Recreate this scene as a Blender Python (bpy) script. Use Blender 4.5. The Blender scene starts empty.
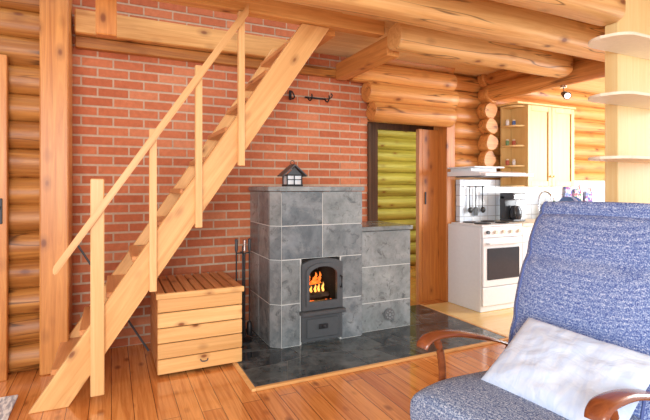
import bpy, bmesh, math, random
from mathutils import Vector, Matrix, noise
random.seed(7)
S = bpy.context.scene
COL = S.collection
PI = math.pi
S.view_settings.view_transform = 'Standard'

# ---------------------------------------------------------------- materials
def newmat(name):
    m = bpy.data.materials.new(name); m.use_nodes = True
    nt = m.node_tree; b = nt.nodes['Principled BSDF']
    return m, nt, b
def N(nt, t, **k):
    n = nt.nodes.new(t)
    for a, v in k.items(): setattr(n, a, v)
    return n
def ramp(nt, stops):
    r = N(nt, 'ShaderNodeValToRGB'); e = r.color_ramp.elements
    e[0].position, e[0].color = stops[0][0], (*stops[0][1], 1)
    e[1].position, e[1].color = stops[-1][0], (*stops[-1][1], 1)
    for p, c in stops[1:-1]:
        x = e.new(p); x.color = (*c, 1)
    return r
def mixc(nt, a, b, fac, mode='MIX'):
    m = N(nt, 'ShaderNodeMix', data_type='RGBA', blend_type=mode)
    for sock, v in ((m.inputs[0], fac), (m.inputs[6], a), (m.inputs[7], b)):
        if hasattr(v, 'links'): nt.links.new(v, sock)
        elif isinstance(v, (int, float)): sock.default_value = v
        else: sock.default_value = (*v, 1)
    return m.outputs[2]
def bump(nt, b, h, strength=.3, dist=.01):
    bp = N(nt, 'ShaderNodeBump'); bp.inputs['Strength'].default_value = strength
    bp.inputs['Distance'].default_value = dist
    nt.links.new(h, bp.inputs['Height']); nt.links.new(bp.outputs[0], b.inputs['Normal'])
def coords(nt, scale, rot=(0, 0, 0), loc=(0, 0, 0)):
    t = N(nt, 'ShaderNodeTexCoord'); m = N(nt, 'ShaderNodeMapping')
    m.inputs['Scale'].default_value = scale; m.inputs['Rotation'].default_value = rot
    m.inputs['Location'].default_value = loc
    nt.links.new(t.outputs['Object'], m.inputs[0]); return m.outputs[0]
def noise_t(nt, vec, scale, detail=4, dist=0., rough=.5):
    n = N(nt, 'ShaderNodeTexNoise'); n.inputs['Scale'].default_value = scale
    n.inputs['Detail'].default_value = detail; n.inputs['Distortion'].default_value = dist
    n.inputs['Roughness'].default_value = rough
    if vec: nt.links.new(vec, n.inputs['Vector'])
    return n.outputs['Fac']
def plain(name, c, rough=.5, metal=0., var=.06, sc=30):
    m, nt, b = newmat(name)
    v = coords(nt, (1, 1, 1)); f = noise_t(nt, v, sc)
    r = ramp(nt, [(.3, tuple(x*(1-var) for x in c)), (.7, tuple(min(1, x*(1+var)) for x in c))])
    nt.links.new(f, r.inputs[0]); nt.links.new(r.outputs[0], b.inputs['Base Color'])
    b.inputs['Roughness'].default_value = rough; b.inputs['Metallic'].default_value = metal
    return m
def wood(name, light, dark, axis='X', rough=.42, knots=True, fine=1., rotm=None, island=True, kcol=(.20, .05, .01), ksc=1., cracks=False):
    m, nt, b = newmat(name)
    s = [14*fine]*3; s['XYZ'.index(axis)] = .6
    rot = rotm or (0, 0, 0)
    t = N(nt, 'ShaderNodeTexCoord')
    mp0 = N(nt, 'ShaderNodeMapping'); mp0.inputs['Rotation'].default_value = rot
    nt.links.new(t.outputs['Object'], mp0.inputs[0])
    base = mp0.outputs[0]
    if island:
        g = N(nt, 'ShaderNodeNewGeometry'); cb = N(nt, 'ShaderNodeVectorMath', operation='ADD')
        sc = N(nt, 'ShaderNodeMath', operation='MULTIPLY'); sc.inputs[1].default_value = 17.
        nt.links.new(g.outputs['Random Per Island'], sc.inputs[0])
        nt.links.new(base, cb.inputs[0]); nt.links.new(sc.outputs[0], cb.inputs[1]); base = cb.outputs[0]
    mp = N(nt, 'ShaderNodeMapping'); mp.inputs['Scale'].default_value = s
    nt.links.new(base, mp.inputs[0])
    f = noise_t(nt, mp.outputs[0], 1.6, 6, 1.2, .65)
    r = ramp(nt, [(.3, dark), (.5, tuple((a+c)/2 for a, c in zip(light, dark))), (.68, light)])
    nt.links.new(f, r.inputs[0]); col = r.outputs[0]
    if knots:
        k = [4.2*ksc]*3; k['XYZ'.index(axis)] = 2.3*ksc
        mk = N(nt, 'ShaderNodeMapping'); mk.inputs['Scale'].default_value = k
        nt.links.new(base, mk.inputs[0])
        vo = N(nt, 'ShaderNodeTexVoronoi'); vo.inputs['Scale'].default_value = 1.6
        nt.links.new(mk.outputs[0], vo.inputs['Vector'])
        kr = ramp(nt, [(.0, (1, 1, 1)), (.08, (.85, .85, .85)), (.13, (.35, .35, .35)), (.28, (0, 0, 0))])
        nt.links.new(vo.outputs['Distance'], kr.inputs[0])
        col = mixc(nt, col, kcol, kr.outputs[0])
    if cracks:
        k = [7.]*3; k['XYZ'.index(axis)] = .45
        mk = N(nt, 'ShaderNodeMapping'); mk.inputs['Scale'].default_value = k
        nt.links.new(base, mk.inputs[0])
        f2 = noise_t(nt, mk.outputs[0], 1.3, 2, .3, .5)
        cr = ramp(nt, [(.484, (0, 0, 0)), (.499, (.95, .95, .95)), (.514, (0, 0, 0))]); nt.links.new(f2, cr.inputs[0])
        f3 = noise_t(nt, base, 1.6, 1); c3 = ramp(nt, [(.44, (0, 0, 0)), (.52, (1, 1, 1))]); nt.links.new(f3, c3.inputs[0])
        mm = mixc(nt, cr.outputs[0], c3.outputs[0], 1., 'MULTIPLY')
        col = mixc(nt, col, tuple(x*.28 for x in dark), mm)
    if island:
        r2 = ramp(nt, [(0, (.82, .76, .70)), (1, (1.0, 1.0, 1.0))])
        nt.links.new(g.outputs['Random Per Island'], r2.inputs[0])
        col = mixc(nt, col, r2.outputs[0], 1.0, 'MULTIPLY')
    nt.links.new(col, b.inputs['Base Color']); b.inputs['Roughness'].default_value = rough
    bump(nt, b, f, .2, .005)
    return m

SA = math.atan2(1.46, 1)   # pitch of the stair
M = {}
M['log_x'] = wood('log_x', (.84, .43, .13), (.54, .20, .045), 'X', .45, cracks=True)
M['beam_x'] = wood('beam_x', (.88, .57, .24), (.66, .33, .10), 'X', .45, cracks=True)
M['log_y'] = wood('log_y', (.80, .39, .115), (.52, .19, .04), 'Y', .45, cracks=True)
M['log_shade'] = wood('log_shade', (.62, .28, .065), (.32, .11, .02), 'X', .45, cracks=True)  # darker copy of the log wood, shade put into its colour
M['timber_x'] = wood('timber_x', (.84, .48, .17), (.58, .26, .065), 'X', .42)
M['timber_y'] = wood('timber_y', (.78, .38, .115), (.52, .20, .045), 'Y', .42)
M['timber_z'] = wood('timber_z', (.76, .34, .09), (.48, .16, .034), 'Z', .4)
M['door_wood'] = wood('door_wood', (.72, .29, .065), (.48, .15, .03), 'Z', .38)
M['string'] = wood('string', (.88, .53, .22), (.66, .33, .11), 'X', .38, rotm=(0, SA, 0), ksc=1.2)
M['rail'] = wood('rail', (.88, .57, .26), (.72, .39, .14), 'X', .4, rotm=(0, SA, 0), knots=False)
M['rail_z'] = wood('rail_z', (.88, .58, .27), (.72, .40, .15), 'Z', .4, knots=False)
M['box_x'] = wood('box_x', (.90, .56, .24), (.70, .37, .12), 'X', .42, ksc=1.4)
M['box_y'] = wood('box_y', (.76, .36, .14), (.52, .20, .06), 'Y', .42)
M['cab'] = wood('cab', (.84, .61, .27), (.75, .50, .19), 'Z', .4, knots=False)
M['pale'] = wood('pale', (.90, .73, .38), (.84, .62, .28), 'Z', .45, knots=False)
M['ceil'] = wood('ceil', (.93, .73, .42), (.82, .57, .26), 'X', .5, knots=False)
M['cherry'] = wood('cherry', (.30, .085, .028), (.15, .038, .014), 'Y', .22, knots=False, island=False)
M['white'] = plain('white', (.84, .87, .91), .3, var=.02)
M['shelf_white'] = plain('shelf_white', (.84, .77, .62), .5, var=.03)
M['black'] = plain('black', (.018, .018, .02), .4)
M['graphite'] = plain('graphite', (.07, .075, .085), .3)
M['iron'] = plain('iron', (.035, .036, .04), .45, .6)
M['iron2'] = plain('iron2', (.085, .095, .105), .42, .3)
M['hatch'] = plain('hatch', (.15, .165, .175), .42, .2)
M['hatch2'] = plain('hatch2', (.26, .28, .29), .5)
M['chrome'] = plain('chrome', (.7, .7, .72), .18, 1.)
M['dark_glass'] = plain('dark_glass', (.03, .032, .04), .08)
M['mortar'] = plain('mortar', (.57, .43, .31), .9, var=.1, sc=40)
M['soot'] = plain('soot', (.012, .01, .009), .9)
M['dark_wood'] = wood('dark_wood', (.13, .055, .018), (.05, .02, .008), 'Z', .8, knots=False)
M['green_lit_log'] = wood('green_lit_log', (.60, .46, .13), (.30, .23, .05), 'X', .45)  # green tinge of the far room's light mixed into the wood colour

def brickmat():
    m, nt, b = newmat('brick')
    g = N(nt, 'ShaderNodeNewGeometry')
    r = ramp(nt, [(0, (.50, .13, .05)), (.4, (.57, .165, .068)), (.8, (.63, .20, .085)), (1, (.67, .25, .12))])
    nt.links.new(g.outputs['Random Per Island'], r.inputs[0])
    v = coords(nt, (1, 1, 1)); f = noise_t(nt, v, 26, 5)
    r2 = ramp(nt, [(.3, (.82, .79, .76)), (.7, (1, 1, 1))]); nt.links.new(f, r2.inputs[0])
    f3 = noise_t(nt, v, 50, 4); r3 = ramp(nt, [(.60, (0, 0, 0)), (.8, (.25, .25, .25))]); nt.links.new(f3, r3.inputs[0])
    c = mixc(nt, r.outputs[0], r2.outputs[0], 1., 'MULTIPLY')
    c = mixc(nt, c, (.68, .40, .24), r3.outputs[0])
    nt.links.new(c, b.inputs['Base Color']); b.inputs['Roughness'].default_value = .8
    bump(nt, b, f, .5, .006); return m
M['brick'] = brickmat()
def stonemat(name, lo, hi, rough, spots=.8, sc=4., patch=None, pf=.5, ir=((.72, .75, .8), (1.1, 1.1, 1.08)), psc=2.4):
    m, nt, b = newmat(name)
    g = N(nt, 'ShaderNodeNewGeometry')
    t = N(nt, 'ShaderNodeTexCoord'); ml = N(nt, 'ShaderNodeMath', operation='MULTIPLY'); ml.inputs[1].default_value = 23.
    nt.links.new(g.outputs['Random Per Island'], ml.inputs[0]); ad = N(nt, 'ShaderNodeVectorMath', operation='ADD')
    nt.links.new(t.outputs['Object'], ad.inputs[0]); nt.links.new(ml.outputs[0], ad.inputs[1]); v = ad.outputs[0]
    f = noise_t(nt, v, sc, 8, .4, .7)
    mid = tuple((a+c)/2 for a, c in zip(lo, hi))
    r = ramp(nt, [(.3, lo), (.5, mid), (.7, hi)]); nt.links.new(f, r.inputs[0])
    ri = ramp(nt, [(0, ir[0]), (1, ir[1])]); nt.links.new(g.outputs['Random Per Island'], ri.inputs[0])
    c = mixc(nt, r.outputs[0], ri.outputs[0], 1., 'MULTIPLY')
    if patch:
        fp = noise_t(nt, v, psc, 6, .4, .65); rp = ramp(nt, [(.48, (0, 0, 0)), (.68, (pf, pf, pf))])
        nt.links.new(fp, rp.inputs[0]); c = mixc(nt, c, patch, rp.outputs[0])
    if spots:
        f2 = noise_t(nt, v, 13, 8, .6, .75); rs = ramp(nt, [(.54, (0, 0, 0)), (.66, (spots, spots, spots))])
        nt.links.new(f2, rs.inputs[0]); c = mixc(nt, c, tuple(x*.6 for x in lo), rs.outputs[0])
    nt.links.new(c, b.inputs['Base Color']); b.inputs['Roughness'].default_value = rough
    bump(nt, b, f, .1, .004); return m
M['soap'] = stonemat('soap', (.115, .135, .145), (.29, .32, .335), .23, .8, 5., (.40, .43, .44), .6, ((.56, .61, .67), (1.24, 1.24, 1.2)), 3.)
M['grout'] = plain('grout', (.60, .62, .61), .8)
M['slate'] = stonemat('slate', (.014, .018, .022), (.08, .094, .10), .10, 0, 5., (.17, .19, .195), .6, ((.55, .6, .66), (1.45, 1.45, 1.4)), 6.)
M['grout_dark'] = plain('grout_dark', (.11, .117, .12), .6)

def floormat():
    m, nt, b = newmat('floor_boards')
    t = N(nt, 'ShaderNodeTexCoord'); sp = N(nt, 'ShaderNodeSeparateXYZ'); cb = N(nt, 'ShaderNodeCombineXYZ')
    nt.links.new(t.outputs['Object'], sp.inputs[0])
    nt.links.new(sp.outputs['Y'], cb.inputs['X']); nt.links.new(sp.outputs['X'], cb.inputs['Y'])
    br = N(nt, 'ShaderNodeTexBrick'); br.offset = .37
    br.inputs['Scale'].default_value = 1.; br.inputs['Brick Width'].default_value = 4.2
    br.inputs['Row Height'].default_value = .118; br.inputs['Mortar Size'].default_value = .0022
    br.inputs['Mortar Smooth'].default_value = .2
    br.inputs['Color1'].default_value = (.78, .345, .105, 1); br.inputs['Color2'].default_value = (.62, .225, .06, 1)
    br.inputs['Mortar'].default_value = (.17, .05, .014, 1)
    nt.links.new(cb.outputs[0], br.inputs['Vector'])
    fl = N(nt, 'ShaderNodeMath', operation='DIVIDE'); fl.inputs[1].default_value = .118
    nt.links.new(sp.outputs['X'], fl.inputs[0])
    f2 = N(nt, 'ShaderNodeMath', operation='FLOOR'); nt.links.new(fl.outputs[0], f2.inputs[0])
    f3 = N(nt, 'ShaderNodeMath', operation='MULTIPLY'); f3.inputs[1].default_value = 3.37
    nt.links.new(f2.outputs[0], f3.inputs[0])
    ya = N(nt, 'ShaderNodeMath', operation='ADD'); nt.links.new(sp.outputs['Y'], ya.inputs[0]); nt.links.new(f3.outputs[0], ya.inputs[1])
    c2 = N(nt, 'ShaderNodeCombineXYZ'); nt.links.new(sp.outputs['X'], c2.inputs[0]); nt.links.new(ya.outputs[0], c2.inputs[1])
    mp = N(nt, 'ShaderNodeMapping'); mp.inputs['Scale'].default_value = (20, .8, 1); nt.links.new(c2.outputs[0], mp.inputs[0])
    g = noise_t(nt, mp.outputs[0], 1.5, 5, 1.5, .6)
    gr = ramp(nt, [(.3, (.68, .54, .42)), (.6, (1, 1, 1))]); nt.links.new(g, gr.inputs[0])
    c = mixc(nt, br.outputs['Color'], gr.outputs[0], 1., 'MULTIPLY')
    mk = N(nt, 'ShaderNodeMapping'); mk.inputs['Scale'].default_value = (8, 4.2, 1); nt.links.new(c2.outputs[0], mk.inputs[0])
    vo = N(nt, 'ShaderNodeTexVoronoi'); vo.inputs['Scale'].default_value = 1.; nt.links.new(mk.outputs[0], vo.inputs['Vector'])
    kr = ramp(nt, [(0, (.8, .8, .8)), (.08, (.7, .7, .7)), (.22, (0, 0, 0))]); nt.links.new(vo.outputs['Distance'], kr.inputs[0])
    c = mixc(nt, c, (.20, .05, .012), kr.outputs[0])
    nt.links.new(c, b.inputs['Base Color']); b.inputs['Roughness'].default_value = .16
    b.inputs['Coat Weight'].default_value = .6; b.inputs['Coat Roughness'].default_value = .07
    bump(nt, b, br.outputs['Fac'], -.3, .003); return m
M['floor'] = floormat()
M['floor_pale'] = wood('floor_pale', (.88, .66, .28), (.80, .54, .19), 'X', .2, knots=False, island=False)
def tilemat():
    m, nt, b = newmat('white_tile')
    t = N(nt, 'ShaderNodeTexCoord'); sp = N(nt, 'ShaderNodeSeparateXYZ'); cb = N(nt, 'ShaderNodeCombineXYZ')
    nt.links.new(t.outputs['Object'], sp.inputs[0]); nt.links.new(sp.outputs['X'], cb.inputs['X']); nt.links.new(sp.outputs['Z'], cb.inputs['Y'])
    br = N(nt, 'ShaderNodeTexBrick'); br.offset = 0
    for k, v in (('Scale', 1.), ('Brick Width', .12), ('Row Height', .12), ('Mortar Size', .004)): br.inputs[k].default_value = v
    br.inputs['Color1'].default_value = (.80, .85, .90, 1); br.inputs['Color2'].default_value = (.62, .71, .83, 1)
    br.inputs['Mortar'].default_value = (.40, .43, .48, 1); nt.links.new(cb.outputs[0], br.inputs['Vector'])
    nt.links.new(br.outputs['Color'], b.inputs['Base Color']); b.inputs['Roughness'].default_value = .2; return m
M['tile'] = tilemat()
def fabricmat(name, cols):
    m, nt, b = newmat(name)
    v = coords(nt, (85, 330, 330)); f = noise_t(nt, v, 1., 2, .2, .5)
    v2 = coords(nt, (260, 150, 150)); f2 = noise_t(nt, v2, 1., 1, .2, .5)
    a = N(nt, 'ShaderNodeMath', operation='ADD'); nt.links.new(f, a.inputs[0]); nt.links.new(f2, a.inputs[1])
    t = N(nt, 'ShaderNodeTexCoord'); sp = N(nt, 'ShaderNodeSeparateXYZ'); nt.links.new(t.outputs['Object'], sp.inputs[0])
    q = N(nt, 'ShaderNodeMath', operation='SUBTRACT'); nt.links.new(sp.outputs['Z'], q.inputs[0]); nt.links.new(sp.outputs['Y'], q.inputs[1])
    q2 = N(nt, 'ShaderNodeMath', operation='MULTIPLY'); q2.inputs[1].default_value = 420; nt.links.new(q.outputs[0], q2.inputs[0])
    sn = N(nt, 'ShaderNodeMath', operation='SINE'); nt.links.new(q2.outputs[0], sn.inputs[0])
    q3 = N(nt, 'ShaderNodeMath', operation='MULTIPLY'); q3.inputs[1].default_value = .05; nt.links.new(sn.outputs[0], q3.inputs[0])
    a2 = N(nt, 'ShaderNodeMath', operation='ADD'); nt.links.new(a.outputs[0], a2.inputs[0]); nt.links.new(q3.outputs[0], a2.inputs[1])
    h = N(nt, 'ShaderNodeMath', operation='MULTIPLY'); h.inputs[1].default_value = .5; nt.links.new(a2.outputs[0], h.inputs[0])
    r = ramp(nt, list(zip((.35, .46, .54, .66), cols)))
    nt.links.new(h.outputs[0], r.inputs[0]); nt.links.new(r.outputs[0], b.inputs['Base Color'])
    b.inputs['Roughness'].default_value = .95; bump(nt, b, h.outputs[0], .5, .004); return m
M['fabric'] = fabricmat('blue_weave', [(.04, .07, .28), (.11, .175, .44), (.23, .32, .57), (.60, .67, .82)])
M['fabric_seat'] = fabricmat('grey_blue_weave', [(.03, .055, .17), (.12, .18, .34), (.27, .35, .50), (.62, .68, .78)])
M['piping'] = plain('piping', (.10, .15, .38), .9)
def pillowmat():
    m, nt, b = newmat('pillow_cloth')
    v = coords(nt, (16, 5, 5), (.5, .3, .7)); f = noise_t(nt, v, 1.4, 3, 1.4, .5)
    r = ramp(nt, [(.40, (.55, .69, .93)), (.5, (.60, .73, .94)), (.60, (.64, .76, .95))]); nt.links.new(f, r.inputs[0])
    nt.links.new(r.outputs[0], b.inputs['Base Color']); b.inputs['Roughness'].default_value = .9
    v3 = coords(nt, (1, 1.6, 1.6)); f2 = noise_t(nt, v3, 6, 3, .9, .5); bump(nt, b, f2, .4, .04); return m
M['pillow'] = pillowmat()
def emit(name, c, s):
    m, nt, b = newmat(name)
    v = coords(nt, (1, 1, 1)); f = noise_t(nt, v, 14, 3)
    r = ramp(nt, [(.3, tuple(x*.7 for x in c)), (.7, c)]); nt.links.new(f, r.inputs[0])
    nt.links.new(r.outputs[0], b.inputs['Base Color']); nt.links.new(r.outputs[0], b.inputs['Emission Color'])
    b.inputs['Emission Strength'].default_value = s; return m
M['flame'] = emit('flame', (1., .20, .02), 1.5)
M['flame2'] = emit('flame2', (1., .45, .08), 2.0)
M['ember'] = emit('ember', (.9, .14, .02), 1.2)
M['bark'] = plain('bark', (.07, .04, .025), .9, var=.4, sc=40)
def glassmat():
    m, nt, b = newmat('clear_glass')
    b.inputs['Transmission Weight'].default_value = 1.; b.inputs['Roughness'].default_value = .02
    b.inputs['IOR'].default_value = 1.05; v = coords(nt, (1, 1, 1)); f = noise_t(nt, v, 3)
    r = ramp(nt, [(0, (.92, .93, .94)), (1, (1, 1, 1))]); nt.links.new(f, r.inputs[0]); nt.links.new(r.outputs[0], b.inputs['Base Color'])
    return m
M['glass'] = glassmat()
def rugmat():
    m, nt, b = newmat('rug_weave'); v = coords(nt, (60, 14, 1)); f = noise_t(nt, v, 1, 3)
    r = ramp(nt, [(.4, (.36, .36, .40)), (.6, (.78, .76, .74))]); nt.links.new(f, r.inputs[0])
    nt.links.new(r.outputs[0], b.inputs['Base Color']); b.inputs['Roughness'].default_value = .95; bump(nt, b, f, .5, .01); return m
M['rug'] = rugmat()
def floral(name, cs):
    m, nt, b = newmat(name); v = coords(nt, (1, 1, 1)); vo = N(nt, 'ShaderNodeTexVoronoi'); vo.inputs['Scale'].default_value = 34
    nt.links.new(v, vo.inputs['Vector']); sp = N(nt, 'ShaderNodeSeparateColor'); nt.links.new(vo.outputs['Color'], sp.inputs[0])
    r = ramp(nt, [(i*.2, c) for i, c in enumerate(cs)])
    r.color_ramp.interpolation = 'CONSTANT'
    nt.links.new(sp.outputs[0], r.inputs[0]); nt.links.new(r.outputs[0], b.inputs['Base Color']); b.inputs['Roughness'].default_value = .8; return m
M['floral'] = floral('floral', [(.30, .05, .12), (.55, .10, .14), (.12, .20, .42), (.10, .30, .12), (.70, .45, .5)])
M['blue_pattern'] = floral('blue_pattern', [(.10, .10, .35), (.16, .22, .50), (.55, .60, .70), (.30, .12, .30), (.30, .40, .60)])
M['blue'] = plain('blue', (.10, .20, .50), .5)
M['green'] = plain('green', (.16, .32, .15), .4)
M['red'] = plain('red', (.50, .12, .07), .5)

# ---------------------------------------------------------------- mesh helpers
OFF = {}
def obj(name, bm, mat, parent=None, smooth=False, local=False):
    me = bpy.data.meshes.new(name)
    bmesh.ops.recalc_face_normals(bm, faces=bm.faces[:])
    off = Vector((0, 0, 0))
    if parent is not None:
        off = OFF.get(parent.name, Vector((0, 0, 0)))
        if not local:
            for v in bm.verts: v.co -= off
    bm.to_mesh(me); bm.free()
    if smooth:
        for p in me.polygons: p.use_smooth = True
        try: me.set_sharp_from_angle(angle=math.radians(42))
        except Exception: pass
    me.materials.append(M[mat] if isinstance(mat, str) else mat)
    o = bpy.data.objects.new(name, me); COL.objects.link(o)
    if parent is not None: o.parent = parent; OFF[o.name] = off
    return o
def tag(o, label, cat, group=None, kind=None):
    o['label'] = label; o['category'] = cat
    if group: o['group'] = group
    if kind: o['kind'] = kind
    return o
def thing(name, loc, label, cat, group=None, kind=None, rz=0):
    o = bpy.data.objects.new(name, None); COL.objects.link(o); o.location = loc; o.rotation_euler = (0, 0, rz)
    o.empty_display_size = .1; OFF[o.name] = Vector(loc); return tag(o, label, cat, group, kind)
def B(): return bmesh.new()
def box(bm, x0, x1, y0, y1, z0, z1, bev=0, seg=1):
    vs = [bm.verts.new(p) for p in ((x0, y0, z0), (x1, y0, z0), (x1, y1, z0), (x0, y1, z0), (x0, y0, z1), (x1, y0, z1), (x1, y1, z1), (x0, y1, z1))]
    fs = [bm.faces.new([vs[i] for i in f]) for f in ((0, 3, 2, 1), (4, 5, 6, 7), (0, 1, 5, 4), (1, 2, 6, 5), (2, 3, 7, 6), (3, 0, 4, 7))]
    if bev:
        es = list({e for f in fs for e in f.edges})
        bmesh.ops.bevel(bm, geom=es, offset=bev, segments=seg, affect='EDGES', profile=.6)
    return bm
def prism(bm, pts, axis, a, b):
    def P(p, t): return {'y': (p[0], t, p[1]), 'z': (p[0], p[1], t), 'x': (t, p[0], p[1])}[axis]
    A = [bm.verts.new(P(p, a)) for p in pts]; C = [bm.verts.new(P(p, b)) for p in pts]
    n = len(pts)
    bm.faces.new(A[::-1]); bm.faces.new(C)
    for i in range(n): bm.faces.new((A[i], A[(i+1) % n], C[(i+1) % n], C[i]))
    return bm
def ringprism(bm, outer, inner, a, b):
    n = len(outer); V = lambda L, t: [bm.verts.new((p[0], t, p[1])) for p in L]
    oa, ia, ob, ib = V(outer, a), V(inner, a), V(outer, b), V(inner, b)
    for i in range(n):
        j = (i+1) % n
        for q in ((oa[i], oa[j], ia[j], ia[i]), (ob[i], ib[i], ib[j], ob[j]), (oa[i], ob[i], ob[j], oa[j]), (ia[i], ia[j], ib[j], ib[i])):
            bm.faces.new(q)
    return bm
def loft(bm, rings, caps=True):
    R = [[bm.verts.new(p) for p in r] for r in rings]; n = len(R[0])
    for a, b in zip(R, R[1:]):
        for i in range(n): bm.faces.new((a[i], a[(i+1) % n], b[(i+1) % n], b[i]))
    if caps: bm.faces.new(R[0][::-1]); bm.faces.new(R[-1])
    return bm
def sweep(bm, pts, rad, seg=10, flat=1., up=(0, 0, 1)):
    pts = [Vector(p) for p in pts]; n = len(pts); rings = []
    rad = rad if isinstance(rad, (list, tuple)) else [rad]*n
    for i, p in enumerate(pts):
        t = (pts[min(i+1, n-1)]-pts[max(i-1, 0)]).normalized()
        u = Vector(up)
        if abs(t.dot(u)) > .95: u = Vector((1, 0, 0)) if abs(t.x) < .9 else Vector((0, 1, 0))
        s = t.cross(u).normalized(); w = s.cross(t).normalized()
        rings.append([p+s*math.cos(a)*rad[i]+w*math.sin(a)*rad[i]*flat for a in [2*PI*k/seg for k in range(seg)]])
    return loft(bm, rings)
def smoothpath(P, k=6):
    P = [Vector(p) for p in P]; out = []
    for i in range(len(P)-1):
        p0 = P[max(i-1, 0)]; p1 = P[i]; p2 = P[i+1]; p3 = P[min(i+2, len(P)-1)]
        for j in range(k):
            t = j/k
            out.append(.5*((2*p1)+(p2-p0)*t+(2*p0-5*p1+4*p2-p3)*t*t+(3*p1-p0-3*p2+p3)*t**3))
    out.append(P[-1]); return out
def log(bm, p0, p1, r, seg=20, rings=14, wob=.012, sq=1.):
    p0, p1 = Vector(p0), Vector(p1); d = p1-p0; L = d.length; t = d/L
    u = Vector((0, 0, 1)); s = t.cross(u).normalized(); sd = random.random()*50; R = []
    ts = [0, .012/L]+[i/rings for i in range(1, rings)]+[1-.012/L, 1]
    for k, q in enumerate(ts):
        c = p0+d*q; ring = []
        e = .9 if k in (0, len(ts)-1) else 1
        for i in range(seg):
            a = 2*PI*i/seg
            ca, sa = math.cos(a), math.sin(a)
            cx, sx = math.copysign(abs(ca)**sq, ca), math.copysign(abs(sa)**sq, sa)
            rr = r*e+wob*noise.noise(Vector((q*L*1.3+sd, ca*.8, sa*.8)))
            ring.append(c+s*cx*rr+u*sx*rr)
        R.append(ring)
    return loft(bm, R)
def lathe(bm, prof, cx, cy, seg=24):
    return loft(bm, [[(cx+r*math.cos(2*PI*i/seg), cy+r*math.sin(2*PI*i/seg), z) for i in range(seg)] for r, z in prof])
def cyl_y(bm, x, z, r, y0, y1, seg=20):
    return loft(bm, [[(x+r*math.cos(2*PI*i/seg), y, z+r*math.sin(2*PI*i/seg)) for i in range(seg)] for y in (y0, y1)])
ST = lambda o, label, cat: tag(o, label, cat, kind='structure')

# ---------------------------------------------------------------- room shell
ST(obj('floor', box(B(), -3, 8, -2.5, 6.3, -.06, 0), 'floor'), 'orange varnished pine plank floor of the cabin', 'floor')
ST(obj('floor_kitchen', box(B(), 3.065, 7.6, 2.76, 3.97, .0005, .006), 'floor_pale'), 'pale yellow floor of the kitchen in front of the cooker', 'floor')
bm = B(); z = 0.; row = 0
while z < 3.3:
    x = -.32-(.115 if row % 2 else 0)
    while x < 2.385:
        a, b = max(x, -.32), min(x+.215, 2.385)
        if b-a > .03: box(bm, a, b, 4.0+random.uniform(0, .003), 4.06, z+.006, z+.066)
        x += .228
    z += .0775; row += 1
wb = ST(obj('wall_back', bm, 'brick'), 'red brick wall behind the staircase and stove', 'wall')
obj('mortar', box(B(), -.32, 2.383, 4.007, 4.2, 0, 3.34), 'mortar', wb)
bm = B()
for i in range(17): log(bm, (-2.2, 3.81, .1+i*.195), (-.29, 3.81, .1+i*.195), .104, rings=10, wob=.018)
box(bm, -2.2, -.29, 3.83, 3.86, 0, 3.3)
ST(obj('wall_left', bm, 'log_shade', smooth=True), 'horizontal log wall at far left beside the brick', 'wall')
bm = B()
for i in range(15):
    zc = .1+i*.185
    log(bm, (3.45, 4.1, zc), (7.6, 4.1, zc), .10, rings=24, wob=.014)
for i, (zc, xa, yc) in enumerate(((2.065, 2.36, 3.892), (2.255, 2.30, 3.892), (2.44, 2.13, 3.888), (2.63, 2.40, 3.95))):
    log(bm, (xa, yc, zc), (3.385+.04*(i % 2), yc, zc), .105, rings=9, wob=.016, seg=24)
box(bm, 3.45, 7.6, 4.12, 4.15, 0, 2.6); box(bm, 2.39, 3.5, 4.02, 4.07, 1.98, 2.6)
ST(obj('wall_right', bm, 'log_x', smooth=True), 'golden log wall over the doorway and behind the kitchen', 'wall')
ST(obj('trim_1', box(B(), -.445, -.272, 3.62, 3.99, 0, 3.1, .008), 'timber_z'), 'wide upright orange wooden post between log wall and brick wall', 'post')
ST(obj('trim_2', box(B(), 3.41, 3.53, 3.985, 4.22, 0, 2.2, .006), 'door_wood'), 'upright wooden door jamb beside the white cooker', 'door frame')
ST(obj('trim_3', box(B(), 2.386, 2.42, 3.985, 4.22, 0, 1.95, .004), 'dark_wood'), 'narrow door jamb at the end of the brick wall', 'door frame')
bm = B()
for i in range(15): log(bm, (2.3, 6.15, .1+i*.19), (7.6, 6.15, .1+i*.19), .102, rings=12)
box(bm, 2.3, 7.6, 6.17, 6.2, 0, 2.6)
ST(obj('wall_far', bm, 'green_lit_log', smooth=True), 'yellow-green lit log wall of the room through the doorway', 'wall')
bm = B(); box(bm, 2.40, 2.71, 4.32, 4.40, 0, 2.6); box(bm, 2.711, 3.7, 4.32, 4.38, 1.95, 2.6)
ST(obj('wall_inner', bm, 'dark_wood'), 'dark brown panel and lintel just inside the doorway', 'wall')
d = thing('door_1', (3.26, 4.14, 0), 'orange wooden sliding door half open in the doorway', 'door', kind='structure')
bm = B(); box(bm, 3.12, 3.17, 4.11, 4.17, 0, 1.95, .004); box(bm, 3.19, 3.408, 4.135, 4.16, 0, 1.95); box(bm, 3.171, 3.189, 4.145, 4.155, 0, 1.95)
obj('door_leaf', bm, 'door_wood', d)
bm = B(); box(bm, 3.215, 3.235, 4.122, 4.134, 1.10, 1.24, .003); obj('door_handle', bm, 'iron', d)
d = thing('door_2', (-1.0, 3.66, 0), 'orange wooden door at the far left edge', 'door', kind='structure')
obj('door_leaf', box(B(), -1.5, -.632, 3.63, 3.69, 0, 2.18, .004), 'timber_z', d)
bm = B(); box(bm, -.685, -.655, 3.615, 3.629, 1.05, 1.22, .003); sweep(bm, [(-.67, 3.62, 1.16), (-.67, 3.58, 1.16), (-.78, 3.575, 1.16)], .009)
obj('door_handle', bm, 'iron', d)
bm = B()
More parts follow.
